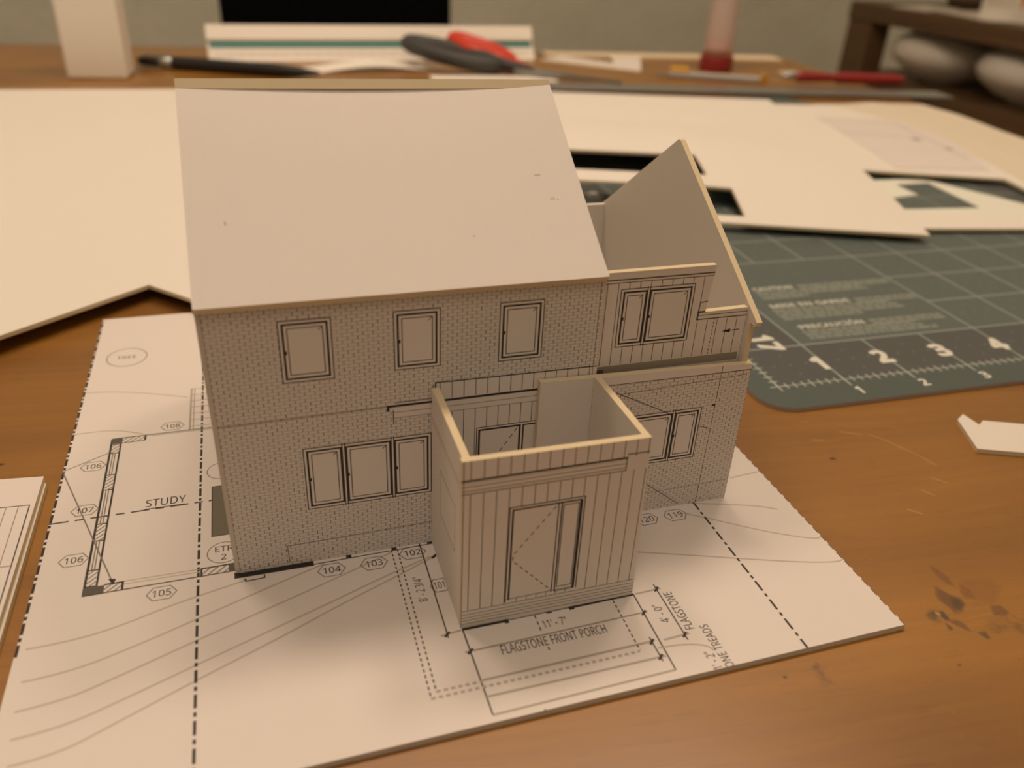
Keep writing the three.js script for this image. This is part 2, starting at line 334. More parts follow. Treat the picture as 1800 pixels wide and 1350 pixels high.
    for (const a of [['108', -6.06, -6.68], ['106', -7.95, -5.12], ['107', -7.93, -3.24], ['106', -7.94, -1.4], ['105', -6.01, 0.16], ['104', -2.4, 0.34], ['103', -1.44, 0.36], ['102', -0.52, 0.23], ['101', -0.14, 1.43, 0.42], ['120', 5.41, 0.46], ['119', 6.21, 0.48]]) tag(...a);
    for (const [a, b, x, z] of [['ETR', '2', -4.72, -0.86], ['F', '', -4.75, -4.16]]) { p.ellipse(x, -z, 0.36, 0.36, 0.025, '#857d73'); p.text(a, x, -z + 0.04, 0.19, {}); if (b) p.text(b, x, -z - 0.25, 0.19, {}); }
    // outline of the house front
    p.poly([[-4.5, -0.1], [-2.77, -0.1], [-2.77, 0.1], [-4.5, 0.1]], '#2b2825'); L([[-4.28, 0.15], [-4.26, 0.24], [-3.86, 0.22], [-3.86, 0.12]], 0.03, ink);
    L([[-2.77, 0.06], [0.05, 0.02]], 0.03, '#57514a'); L([[-2.77, -0.12], [0.05, -0.16]], 0.02, mid);
    p.fill(-2.03, -0.05, -1.91, 0.24, ink); p.fill(-0.97, -0.03, -0.85, 0.28, ink); p.fill(-0.12, -0.02, 0.1, 0.28, '#3c3833');
    // front porch
    L([[0.02, 2.83], [1.0, 2.83]], 0.07, '#2b2825'); L([[2.42, 2.81], [3.97, 2.79]], 0.07, '#2b2825'); L([[1.0, 2.82], [2.42, 2.81]], 0.03, '#6a635b'); p.fill(0.95, -2.9, 1.04, -2.79, '#2b2825'); p.fill(2.42, -2.88, 2.54, -2.76, '#2b2825'); p.fill(1.9, -2.86, 2.02, -2.8, '#4a443e');
    L([[0.03, 2.84], [0.06, 5.04]], 0.028, ink); L([[3.98, 2.77], [3.93, 4.97]], 0.028, ink); L([[0.06, 5.04], [3.93, 4.97]], 0.05, '#aaa093');
    L([[0.05, 4.61], [3.9, 4.59]], 0.055, '#aaa093'); L([[0.05, 4.21], [3.82, 4.16]], 0.055, '#aaa093');
    const ds = [0.085, 0.06];
    L([[-0.98, 0.02], [-0.98, 4.38]], 0.03, '#4f4942', ds); L([[-0.84, 0.02], [-0.85, 4.24]], 0.03, '#4f4942', ds); L([[-0.98, 4.38], [3.42, 4.34]], 0.06, '#ada396', ds); L([[-0.85, 4.24], [0.07, 4.23]], 0.06, '#ada396', ds);
    L([[3.46, 2.85], [3.44, 4.32]], 0.026, ink, ds); L([[1.63, 2.84], [1.62, 3.3]], 0.024, ink, [0.1, 0.07]); L([[1.62, 3.74], [1.62, 3.88]], 0.026, ink, ds);
    L([[-0.07, 3.44], [4.06, 3.36]], 0.04, '#978e82');
    const tick = (x, z) => { L([[x - 0.065, z + 0.06], [x + 0.065, z - 0.06]], 0.05, ink); L([[x, z - 0.09], [x, z + 0.09]], 0.02, ink); };
    tick(0.04, 3.44); tick(3.97, 3.37);
    L([[-0.3, -0.06], [-0.31, 2.98]], 0.026, ink); L([[-0.12, 0.52], [0.05, 0.40]], 0.07, ink); L([[0.035, 0.0], [0.035, 2.2]], 0.05, '#2b2825'); L([[-0.45, 2.89], [0.0, 2.84]], 0.05, '#ada396'); tick(-0.31, 2.88);
    L([[4.56, 2.62], [4.55, 4.32]], 0.026, ink); L([[4.03, 2.8], [4.66, 2.78]], 0.05, '#ada396'); L([[4.05, 4.19], [4.66, 4.16]], 0.05, '#ada396'); tick(4.56, 2.78); tick(4.55, 4.17);
    L([[3.78, 4.04], [3.78, 4.7]], 0.026, ink); tick(3.78, 4.17); tick(3.78, 4.59);
    p.smooth([[3.83, -4.36], [4.23, -4.38], [4.62, -4.46], [4.89, -4.58], [4.94, -4.72]], 0.04, '#b3a999');
    p.text('11\' - 7"', 1.98, -3.24, 0.21, { width: 0.56 });
    p.text('FLAGSTONE FRONT PORCH', 1.82, -3.69, 0.24, { width: 2.36 });
    const up = Math.PI / 2;
    p.text('FLAGSTONE', 4.84, -3.5, 0.2, { turn: up, width: 1.16 }); p.text('4\' - 0"', 4.42, -3.48, 0.19, { turn: up, width: 0.56 });
    p.text('STONE TREADS', 5.16, -4.72, 0.19, { turn: up, width: 1.42 }); p.text('1\' - 2"', 4.89, -4.95, 0.19, { turn: up, width: 0.5 });
    p.text('8\' - 2 3/4"', -0.5, -1.44, 0.19, { turn: up, width: 0.8 });
    p.poly([[0.97, -5.24], [1.05, -5.17], [1.13, -5.24]], ink);
  });
  const b = thing('site_plan_board', 'white base board printed with a site plan, reading FLAGSTONE FRONT PORCH', 'model base');
  const g = flat(cardGeo([[R[0], -5.24], [9.42, -5.16], [9.42, 14.36], [R[0], 14.36]], 0.146, R)).translate(0, -0.147, 0);
  part('board', g, [cardWhite, printed(tex), cardEdgeGrey], b);
}

// ---------------------------------------------------------------- the card house
const T = 0.15;
{
  const h = thing('card_house_model', 'white card model house with printed brick walls and an open front porch', 'model house', [0, 0.003, 0]);
  const blank = cardWhite;
  // main front wall
  const R1 = [-4.46, 0, 8.28, 6.5];
  const t1 = drawing(R1, 247, (p) => {
    p.bricks(-4.46, 0, 3.82, 6.42, 3);
    p.line([[-4.4, 3.88], [-0.93, 3.9]], 0.03, 'rgba(60,52,48,0.45)'); p.line([[-4.46, 6.42], [3.82, 6.42]], 0.03, '#4a443e');
    p.casement(-3.01, 4.74, -2.0, 6.1); p.casement(-0.76, 4.77, 0.2, 6.1); p.casement(1.48, 4.72, 2.45, 6.09);
    p.casement(-2.76, 1.5, -0.0, 3.1, [-1.92, -0.86]);
    p.fill(0.1, 0, 3.82, 4.36, PAPER); p.boards(0.2, 0, 3.82, 4.36, 0.265); p.line([[0.1, 3.9], [0.1, 4.36], [3.82, 4.33]], 0.03, '#3a3530');
    p.fill(-0.93, 3.86, 3.82, 3.95, '#ddd8d0'); p.fill(-0.82, 3.6, 3.82, 3.86, PAPER);
    p.line([[-0.93, 3.78], [-0.93, 3.9], [3.82, 3.9]], 0.055, '#2b2724'); p.line([[-0.75, 3.98], [0.1, 3.98]], 0.02); p.line([[-0.82, 3.74], [3.82, 3.74]], 0.016, '#8d857b'); p.line([[-0.82, 3.60], [3.82, 3.60]], 0.016, '#8d857b'); p.line([[-0.82, 3.8], [-0.82, 3.45]], 0.02);
    p.fill(1.04, 0.5, 2.62, 3.07, PAPER); p.rect(1.04, 0.5, 2.62, 3.07, 0.02); p.rect(1.1, 0.5, 2.06, 3.0, 0.045, '#2b2724'); p.rect(2.14, 0.5, 2.56, 3.0, 0.035, '#2b2724'); p.line([[2.0, 2.95], [1.15, 1.7], [2.0, 0.55]], 0.02, '#4a443e', [0.12, 0.08]);
    p.line([[-3.28, 0.08], [-3.3, 0.56], [0, 0.6]], 0.018, 'rgba(60,52,48,0.7)');
    p.line([[3.72, 0], [3.72, 6.42]], 0.014, '#6a635b');
  });
  part('front_wall', cardGeo([[-4.37, 0], [3.82, 0], [3.82, 6.5], [-4.37, 6.5]], T, R1).translate(0, 0, -0.05 - T), [blank, printed(t1), cardEdge], h, 'wall printed with brickwork and windows');
  // side and back walls of the main block, under the roof
  const gable = [[0.21, 0], [8.8, 0], [8.8, 6.4], [4.42, 9.42], [0.21, 6.45]];   // (-z, y)
  part('side_wall', sideways(cardGeo(gable.map(([a, b]) => [a < 1 ? 0.06 : a, b]), 0.095)).translate(-4.47, 0, 0), [blank, blank, cardEdgeGrey], h);
  part('side_wall', sideways(cardGeo(gable, T)).translate(3.66, 0, 0), [blank, blank, cardEdge], h);
  part('back_wall', box(8.28, 6.4, T, -0.32, 3.2, -8.88), blank, h);
  // roof: two bowed sheets that do not quite meet at the ridge
  const roofPanel = (eave, ridge, tilt, sag, flip, T = 0.15) => {
    const n = new THREE.Vector3(), up = new THREE.Vector3(0, ridge[0] - eave[0], ridge[1] - eave[1]), len = up.length(); up.normalize();
    n.set(1, 0, 0).cross(up).multiplyScalar(flip); if (n.y < 0) n.negate();
    const g = new THREE.BoxGeometry(8.29, T, len, 40, 1, 20), p = g.attributes.position, v = new THREE.Vector3();
    for (let i = 0; i < p.count; i++) {
      const x = p.getX(i), t = 0.5 - p.getZ(i) / len, w = p.getY(i) - T / 2, u = (x + 4.145) / 8.29;
      v.set(x - 0.33, eave[0], eave[1]).addScaledVector(up, t * len).addScaledVector(n, w - sag * Math.sin(Math.PI * u) * t * t + tilt * (0.5 - u) * t - 0.05 * Math.sin(Math.PI * t) * (1 - t));
      p.setXYZ(i, v.x, v.y, v.z);
    }
    if (flip < 0) g.index.array.reverse();
    g.computeVertexNormals();
    return g;
  };
  const roofCanvas = drawing([0, 0, 8.29, 5.4], 120, (p) => {
    const s = (x, y, rx, ry, ink) => { p.c.fillStyle = ink; p.c.beginPath(); p.c.ellipse(x, y, rx, ry, 0, 0, 6.3); p.c.fill(); };
    s(7.35, 2.75, 0.08, 0.03, 'rgba(110,96,80,0.32)'); s(7.55, 2.1, 0.06, 0.05, 'rgba(120,104,88,0.2)'); s(7.66, 2.07, 0.018, 0.018, 'rgba(90,76,62,0.45)'); s(0.72, 1.9, 0.015, 0.05, 'rgba(110,96,80,0.5)'); s(5.6, 1.25, 0.04, 0.025, 'rgba(120,104,88,0.22)');
  });
  const roofMats = [cardEdge, cardEdge, std({ map: roofCanvas, roughness: 0.75 }), blank, cardEdge, cardEdge];
  part('roof_panel', roofPanel([6.56, 0.1], [9.64, -4.35], 0, 0.075, 1, 0.18), roofMats, h, 'front roof sheet bowed at the ridge');
  part('roof_panel', roofPanel([6.5, -9.05], [9.76, -4.42], 0.09, 0, -1, 0.22), [cardEdge, cardEdge, blank, blank, cardEdge, cardEdge], h, 'back roof sheet standing proud of the ridge');
  // right wing: low front wall, siding wall above it, gable end wall, back wall
  const R2 = [2.4, 0, 5.42, 4.22];
  const t2 = drawing(R2, 260, (p) => {
    p.bricks(3.7, 0, 7.82, 3.88, 8);
    p.casement(4.2, 1.5, 6.63, 2.95, [5.9]);
    p.line([[3.8, 3.88], [7.82, 3.86]], 0.02, '#5a534c'); p.line([[4.4, 3.6], [7.7, 3.74]], 0.016, 'rgba(70,56,52,0.7)');
    p.line([[4.3, 3.66], [5.75, 2.9]], 0.02, '#4a443e'); p.line([[6.6, 2.42], [6.95, 2.3]], 0.02, '#5a534c'); p.line([[5.0, 1.2], [6.45, 0.05]], 0.018, '#4a443e');
    p.line([[6.96, 0], [7.0, 4.2]], 0.018, '#4a443e', [0.2, 0.05, 0.05, 0.05]); p.fill(6.9, 2.95, 6.98, 3.0, '#2b2724'); p.line([[3.9, 0.55], [7.8, 0.6]], 0.014, 'rgba(70,60,54,0.6)');
  });
  part('low_wall', cardGeo([[2.42, 0], [7.82, 0], [7.8, 4.02], [2.42, 4.17]], T, R2).translate(0, 0, 0.13 - T), [blank, printed(t2), cardEdge], h, 'low right wall printed with brickwork');
  const R3 = [3.83, 3.4, 3.78, 3.12];
  const t3 = drawing(R3, 300, (p) => {
    p.boards(3.94, 4.22, 7.62, 6.24, 0.262);
    p.fill(3.8, 6.26, 7.7, 6.6, '#d9d2c8'); p.line([[3.83, 6.32], [7.6, 6.32]], 0.03, '#4a443e'); p.line([[3.83, 6.25], [7.6, 6.25]], 0.018, '#4a443e'); p.line([[3.86, 3.4], [3.86, 6.5]], 0.025, '#3a3530');
    p.casement(4.28, 4.67, 6.09, 6.09, [4.95]);
    p.fill(6.42, 5.14, 7.62, 5.4, '#d9d2c8'); p.line([[6.5, 5.62], [6.3, 5.6], [6.27, 5.17], [7.6, 5.17]], 0.024, '#3a3530'); p.line([[6.27, 5.36], [6.5, 5.36]], 0.04, '#2b2724'); p.line([[6.27, 5.27], [7.6, 5.27]], 0.016, '#4a443e');
    p.line([[6.72, 4.22], [6.74, 5.17]], 0.018, '#3a3530', [0.06, 0.04]); p.poly([[7.0, 4.8], [7.22, 4.85], [7.22, 4.75]], '#231f1c'); p.line([[7.2, 4.8], [7.46, 4.81]], 0.02, '#231f1c');
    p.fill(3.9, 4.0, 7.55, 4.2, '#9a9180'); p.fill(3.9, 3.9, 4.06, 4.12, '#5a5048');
  });
  part('siding_wall', cardGeo([[3.83, 3.4], [7.59, 3.4], [7.59, 5.37], [6.46, 5.35], [6.56, 6.5], [3.83, 6.5]], T, R3).translate(0, 0, -0.2 - T), [blank, printed(t3), cardEdge], h, 'upper right wall printed with vertical siding');
  const end = [[0.03, 0], [8.93, 0], [8.93, 5.13], [4.61, 8.18], [4.5, 8.17], [-0.24, 5.16], [-0.18, 5.04], [0.03, 5.06]];
  part('gable_end_wall', sideways(cardGeo(end, T)).translate(7.6, 0, 0), [blank, blank, cardEdge], h, 'blank pointed gable wall');
  part('wing_back_wall', box(3.78, 5.12, T, 5.71, 2.56, -8.85), blank, h);
  // front porch
  const R4 = [-0.06, 0, 4.02, 4.3];
  const t4 = drawing(R4, 330, (p) => {
    p.boards(0.14, 0.45, 3.95, 3.5, 0.262); p.boards(0.14, 3.84, 3.95, 4.3, 0.262);
    p.fill(-0.1, 3.5, 3.36, 3.84, PAPER); p.fill(-0.1, 3.74, 3.36, 3.79, '#cfc8bd'); p.line([[-0.1, 3.82], [3.38, 3.82]], 0.045, '#2b2724'); p.line([[-0.1, 3.68], [3.36, 3.68]], 0.022, '#8d857b'); p.line([[-0.1, 3.58], [3.36, 3.58]], 0.022, '#8d857b'); p.line([[-0.1, 3.51], [3.36, 3.51]], 0.03, '#8d857b'); p.line([[3.36, 3.5], [3.36, 3.84]], 0.022, '#3a3530'); p.line([[3.36, 3.9], [3.95, 3.9]], 0.03, '#5a534c');
    for (const y of [0.46, 0.36, 0.27, 0.19, 0.1]) { p.line([[-0.1, y], [4.0, y]], 0.016, '#6a635b'); p.fill(-0.1, y - 0.05, 4.0, y - 0.02, '#d5cec4'); }
    p.fill(0.94, 0.47, 2.55, 3.02, PAPER);
    p.line([[0.95, 0.5], [0.95, 3.02], [2.54, 3.02], [2.54, 0.55]], 0.026, '#3a3530'); p.line([[1.02, 0.55], [1.02, 2.95], [2.48, 2.95]], 0.04, '#2b2724');
    p.line([[1.98, 0.56], [1.98, 2.95]], 0.024, '#2b2724'); p.line([[2.05, 0.56], [2.05, 2.95]], 0.03, '#2b2724'); p.rect(2.09, 0.68, 2.42, 2.88, 0.02); p.rect(2.05, 0.56, 2.48, 2.95, 0.02); p.line([[2.47, 0.56], [2.47, 2.95]], 0.06, '#2b2724');
    p.line([[1.93, 2.88], [1.07, 1.78], [1.07, 1.62], [1.98, 0.6]], 0.024, '#5a534c', [0.10, 0.08]);
    p.line([[0.98, 0.58], [2.5, 0.6]], 0.02, '#6a635b'); for (let x = 1.2; x < 2.5; x += 0.22) p.line([[x, 0.48], [x, 0.58]], 0.016, '#6a635b');
    p.line([[0.0, 0], [0.0, 4.3]], 0.016, '#4a443e');
  });
  part('porch_front_wall', cardGeo([[0, 0], [3.95, 0], [3.84, 4.24], [-0.04, 4.28]], T, R4).translate(0, 0, 2.79 - T), [blank, printed(t4), cardEdge], h, 'porch wall printed with a door');
  const R5 = [-2.63, 0, 2.7, 4.32];                         // (-z, y), seen from the left
  const t5 = drawing(R5, 300, (p) => {
    for (let y = 0.12; y < 4.2; y += 0.14) p.line([[-2.7, y], [0.1, y]], 0.012, 'rgba(120,110,98,0.35)');
    p.fill(-2.15, 1.58, -0.85, 2.72, PAPER); p.rect(-2.15, 1.58, -0.85, 2.72, 0.02, '#5a534c');
    p.line([[-2.63, 3.56], [0.1, 3.56]], 0.02, '#6a635b'); p.line([[-2.63, 3.45], [0.1, 3.45]], 0.014, '#8d857b');
  });
  part('porch_side_wall', sideways(cardGeo([[-2.64, 0], [0.04, 0], [-0.06, 4.3], [-2.64, 4.27]], T, R5)).translate(0, 0, 0), [printed(t5), blank, cardEdge], h);
  part('porch_side_wall', sideways(cardGeo([[-2.64, 0], [-0.14, 0], [-0.14, 4.16], [-2.64, 4.22]], T)).translate(3.7, 0, 0), [blank, blank, cardEdge], h);
}

// ---------------------------------------------------------------- cutting mat
{
  const A = 0.021, I = 2.54, M = [-1.05, -1.35, 30.6, 47.2];     // left, near edge, width, depth from the ruler's zero corner
  const rgb = '#4e5956', lineInk = '#98a29b', faint = '#78827b';
  const tex = drawing(M, 43, (p) => {
    const r = rng(31);
    for (let i = 0; i < 5000; i++) p.fill(M[0] + r() * M[2], M[1] + r() * M[3], M[0] + r() * M[2], M[1] - 1, 'rgba(0,0,0,0)');
    p.fill(0, 0, 11 * I, 17 * I, '#505454');
    p.fill(I, I, 10 * I, 16 * I, '#596360');
    for (let i = 0; i <= 11; i++) { if (i === 2 || i === 3) { p.line([[i * I, -0.42], [i * I, I]], 0.075, lineInk); p.line([[i * I, 4 * I], [i * I, 17 * I]], 0.075, lineInk); } else p.line([[i * I, i ? -0.42 : 0], [i * I, 17 * I]], 0.075, lineInk); }
    for (let j = 0; j <= 17; j++) p.line([[(j === 2 || j === 3) ? 4 * I : 0, j * I], [11 * I, j * I]], j ? 0.075 : 0.06, lineInk);
    for (let i = 0; i <= 88; i++) { const l = i % 8 ? (i % 4 ? 0.17 : 0.22) : 0.3; p.line([[i * I / 8, -l], [i * I / 8, l]], 0.055, '#b2b6aa'); }
    for (let j = 0; j <= 136; j++) { const l = j % 8 ? 0.17 : 0.3; p.line([[-l, j * I / 8], [l, j * I / 8]], 0.055, '#b2b6aa'); }
    for (let i = 0; i < 11; i++) for (let j = 0; j < 17; j++) for (const k of [0.25, 0.5, 0.75]) { p.fill((i + k) * I - 0.03, (j + 0.5) * I - 0.05, (i + k) * I + 0.03, (j + 0.5) * I + 0.05, faint); p.fill((i + 0.5) * I - 0.03, (j + k) * I - 0.05, (i + 0.5) * I + 0.03, (j + k) * I + 0.05, faint); }
    for (let i = 1; i < 11; i++) { p.text(String(i), i * I - 0.12, 0.78, 0.8, { ink: '#dcdccf', fat: 12 }); p.text(String(i), i * I + 0.1, -0.92, 0.4, { ink: '#d8d8cc', fat: 9 }); }
    for (let j = 1; j <= 16; j++) p.text(String(18 - j), 0.95, j * I + 0.42, 0.8, { ink: '#dcdccf', fat: 12, turn: -Math.PI / 2 });
    const words = (x0, x1, y, h) => { let q = x0; while (q < x1) { const w = 0.14 + r() * 0.5; p.fill(q, y - h, Math.min(x1, q + w), y, '#838a80'); q += w + 0.07; } };
    const block = (x, y, head, headEnd, mid, end, rows) => {           // warning notes in small type
      p.text(head, x, y, 0.30, { ink: '#c2c5b8', fat: 7, align: 'left', width: headEnd - x });
      for (const k of [0.30, 0.05]) words(headEnd + 0.25, end, y + k - 0.02, 0.2);
      for (let k = 0; k < rows; k++) words(x + 0.25, k < rows - 1 ? end - 1.6 + 0.2 * k : mid, y - 0.14 - k * 0.25, 0.2);
    };
    block(2.95, 3.72, '\u25B2 PRECAUCI\u00D3N', 6.2, 8.9, 9.8, 3); block(2.85, 5.62, '\u25B2 MISE EN GARDE', 6.9, 6.7, 10.1, 4); block(3.1, 7.28, '\u25B2 CAUTION', 5.3, 5.5, 10.0, 3);
  }, rgb);
  const matBump = noise2(33);
  const bump = dataTex(256, 256, (x, y) => { const v = clamp(matBump(x * 0.9, y * 0.9) * 255); return [v, v, v]; }, false); bump.repeat.set(14, 20);
  const top = phys({ map: tex, roughness: 0.42, bumpMap: bump, bumpScale: 0.00008 });
  const o = thing('cutting_mat', 'grey-green cutting mat with inch grid and white numbers', 'cutting mat', [12.624, -0.149, -4.727], A * -1);
  const c = 1.1, x0 = M[0], y0 = M[1], x1 = M[0] + M[2], y1 = M[1] + M[3], out = [];
  for (const [cx, cy, a0] of [[x1 - c, y0 + c, -90], [x1 - c, y1 - c, 0], [x0 + c, y1 - c, 90], [x0 + c, y0 + c, 180]]) for (let k = 0; k <= 10; k++) { const a = (a0 + 9 * k) * Math.PI / 180; out.push([cx + c * Math.cos(a), cy + c * Math.sin(a)]); }
  part('mat_sheet', flat(cardGeo(out, 0.145, M)), [std({ color: lin(0.1, 0.1, 0.1) }), top, std({ color: new THREE.Color('#a2968a'), roughness: 0.7 })], o);
}

// ---------------------------------------------------------------- large card sheets and offcuts on the table
const board3 = [cardWhite, cardWhite, cardEdge];
const sheetMats = [cardWhite, std({ color: new THREE.Color('#e4ded4'), roughness: 0.8 }), cardEdge];
{ // left sheet, with a pointed notch cut out of its near edge; its near side is lifted clear of the base board to deepen its shadow
  const pts = [[-34, -57.2], [3, -55.7], [3, -13.4], [-4.7, -13.4], [-7.19, -16.1], [-11.4, -12.65], [-21, -4.8], [-36, -4]].map(([x, z]) => [x, -z]);
  const m = single('card_sheet', flat(cardGeo(pts, 0.15)), sheetMats, 'large white card sheet with a pointed notch, behind the left of the house', 'card sheet', [0, 0.51, 0]);
  m.rotation.x = -0.0114;
}
function bowedCard(outline, holes, t, lift, rect) {         // a card sheet (x, -z) that bows upwards by lift(x, z)
  const sh = new THREE.Shape(outline.map((q) => new THREE.Vector2(...q)));
  for (const q of holes) sh.holes.push(new THREE.Path(q.map((v) => new THREE.Vector2(...v))));
  let g = new THREE.ExtrudeGeometry(sh, { depth: t, bevelEnabled: false });
  g.clearGroups();
  g = new TessellateModifier(1.2, 9).modify(g);
  const src = g.attributes.position.array, n = src.length / 9, order = [[], [], []];
  for (let i = 0; i < n; i++) { const z = [src[i * 9 + 2], src[i * 9 + 5], src[i * 9 + 8]]; order[z.every((v) => v < 0.001) ? 0 : z.every((v) => v > t - 0.001) ? 1 : 2].push(i); }
  const pos = new Float32Array(src.length), uv = new Float32Array(n * 6), o = new THREE.BufferGeometry(), [x0, y0, w, h] = rect ?? [0, 0, 10, 10];
  let k = 0;
  order.forEach((list, slot) => {
    o.addGroup(k, list.length * 3, slot);
    for (const i of list) for (let v = 0; v < 3; v++, k++) {
      const x = src[i * 9 + v * 3], y = src[i * 9 + v * 3 + 1];
      pos.set([x, src[i * 9 + v * 3 + 2] + lift(x, -y), -y], k * 3); uv.set([(x - x0) / w, (y - y0) / h], k * 2);
    }
  });
  o.setAttribute('position', new THREE.BufferAttribute(pos, 3)); o.setAttribute('uv', new THREE.BufferAttribute(uv, 2));
  return toCreasedNormals(o, 0.5);
}
const hump = (t) => Math.sin(Math.PI * Math.min(1, Math.max(0, t)));
{ // right sheet with two long cut-outs, bowed up off the mat in its middle
  const F = ([s, d]) => [-d, s];
  const out = [[0.2, 0], [33.4, 0], [31.7, 17.5], [31.2, 23], [0.4, 23]].map(F);
  const holeA = [[4.3, 8.9], [1.05, 8.8], [1.0, 20], [4.1, 20]].map(F), holeB = [[8.95, 10.2], [5.75, 10.0], [5.55, 20], [8.6, 20]].map(F);
  const g = bowedCard(out, [holeA, holeB], 0.15, (x, z) => 1.15 * hump(-z / 22) * Math.min(1, 0.35 - x * 0.065));
  single('card_sheet', g, sheetMats, 'white card sheet with two long rectangular cut-outs, right of the roof', 'card sheet', [27.9, 0.29, -15.2], -Math.atan2(0.32994, 0.944));
}
{ // second sheet under it, an open frame, bowed as well
  const P = ([x, z]) => [x, -z];
  const lift = (x, z) => 0.26 * hump((-15 - z) / 28);
  single('card_sheet', bowedCard([[26, -17.4], [29.4, -16.6], [34.3, -15.8], [39.6, -15], [41, -22.2], [43.4, -30.6], [44.8, -39], [44.2, -45.2], [26, -48]].map(P), [[[28.6, -19], [39.2, -16.9], [40.4, -23.2], [30.2, -27]].map(P)], 0.15, lift), sheetMats, 'white card sheet with a wide opening under the printed drawing, far right', 'card sheet', [0, 0.08, 0]);
  const mint = std({ color: new THREE.Color('#e2e3d6'), roughness: 0.7 });
  single('mint_paper', flat(cardGeo([[27.6, -25.4], [36.1, -25.4], [38.6, -19.9], [40, -16.2], [27.6, -17.6]].map(P), 0.04, null, [[[29.9, -20.3], [35.3, -19.7], [35.9, -24.4], [33.5, -24.4], [33.4, -22.4], [30.6, -22]].map(P)])), [mint, mint, mint], 'pale mint paper with a cut-out, seen through the opening of the far right sheet', 'paper', [0, 0.005, 0]);
  const R = [33, 23, 14, 19];
  const tex = drawing(R, 60, (p) => {
    p.line([[39, 39.6], [44.2, 37.6], [41.4, 27.2]], 0.12, '#b5aca6'); p.line([[37.6, 35.2], [43, 33]], 0.22, '#cfc6c2'); p.line([[36, 30], [41.6, 29.4]], 0.12, '#cdc4c0'); p.line([[36.4, 33], [34.2, 25.6]], 0.3, '#c9bdb8');
    p.fill(41.6, 32.2, 42.1, 33, '#8f8883'); p.fill(42, 29.6, 42.4, 30.2, '#8f8883'); for (let k = 0; k < 6; k++) p.line([[37.5, 36.6 - k * 0.5], [41.2, 35.4 - k * 0.5]], 0.05, '#c4bbb6');
  });
  const m = printed(tex);
  single('drawing_sheet', bowedCard([[39.5, -41], [45.2, -39.2], [44.2, -31.2], [40.9, -24.9], [34.9, -26.2]].map(P), [], 0.02, lift, R), [m, m, cardWhite], 'thin printed drawing lying on the far right card sheet', 'drawing', [0, 0.24, 0]);
}
{ // tracing paper at the table's right edge
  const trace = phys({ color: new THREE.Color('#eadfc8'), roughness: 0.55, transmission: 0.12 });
  const g = new THREE.PlaneGeometry(1, 1, 40, 40), p = g.attributes.position, n = noise2(44);
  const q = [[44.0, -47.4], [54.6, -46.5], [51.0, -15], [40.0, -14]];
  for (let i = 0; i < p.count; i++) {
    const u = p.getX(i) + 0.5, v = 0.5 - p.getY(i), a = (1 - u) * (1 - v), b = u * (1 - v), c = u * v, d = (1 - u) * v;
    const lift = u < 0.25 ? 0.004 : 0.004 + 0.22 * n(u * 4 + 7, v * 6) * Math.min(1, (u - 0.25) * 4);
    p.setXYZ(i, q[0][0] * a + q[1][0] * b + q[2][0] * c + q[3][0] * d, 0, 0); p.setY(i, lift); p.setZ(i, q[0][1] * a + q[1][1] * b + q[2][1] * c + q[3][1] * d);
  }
  g.computeVertexNormals();
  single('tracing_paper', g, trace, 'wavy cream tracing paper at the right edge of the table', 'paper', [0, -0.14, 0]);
}
{ // scrap at the right
  const P = ([x, z]) => [x, -z];
  const pts = [[17.1, -1.62], [17.52, -1.85], [17.55, -1.2], [17.86, -1.38], [22.4, 0.55], [20.8, 1.65], [16.45, -0.12]].map(P);
  single('card_offcut', flat(cardGeo(pts, 0.15)), board3, 'small notched white card offcut on bare wood, right of the base board', 'card scrap', [0, -0.148, 0]);
}
{ // printed cards at the left
  const tex = drawing([-16, -5, 7.1, 10.4], 150, (p) => {
    const ink = '#5a544c';
    p.line([[-16, 4.05], [-9.15, 3.55]], 0.03, ink); p.line([[-9.15, 3.55], [-9.15, -4.6]], 0.025, '#3a3530');
    for (let k = 1; k < 20; k++) p.line([[-9.12 - k * 0.27, 3.56 + k * 0.02], [-9.12 - k * 0.27, k === 2 || k === 4 ? 1.4 : -4.6]], 0.02, k % 3 ? '#8a8278' : '#4a443e');
    p.line([[-9.15, 1.35], [-16, 1.7]], 0.04, '#a39a8e'); p.line([[-9.15, 0.2], [-16, 0.5]], 0.05, '#a39a8e');
  });
  const m = printed(tex), rect = [-16, -5, 7.1, 10.4];
  single('plain_card', flat(cardGeo([[-16, -4.6], [-9.02, -4.6], [-8.98, 4.62], [-16, 5.4]], 0.15, rect)), board3, 'plain white card under the printed card at the left edge of the picture', 'card piece', [0, -0.148, 0]);
  single('printed_card', flat(cardGeo([[-16, -4.6], [-9.1, -4.6], [-9.02, 4.72], [-16, 5.5]], 0.15, rect)), [cardWhite, m, cardEdge], 'card printed with siding lines at the left edge, on top of a plain card', 'card piece', [0, 0.004, 0]);
}

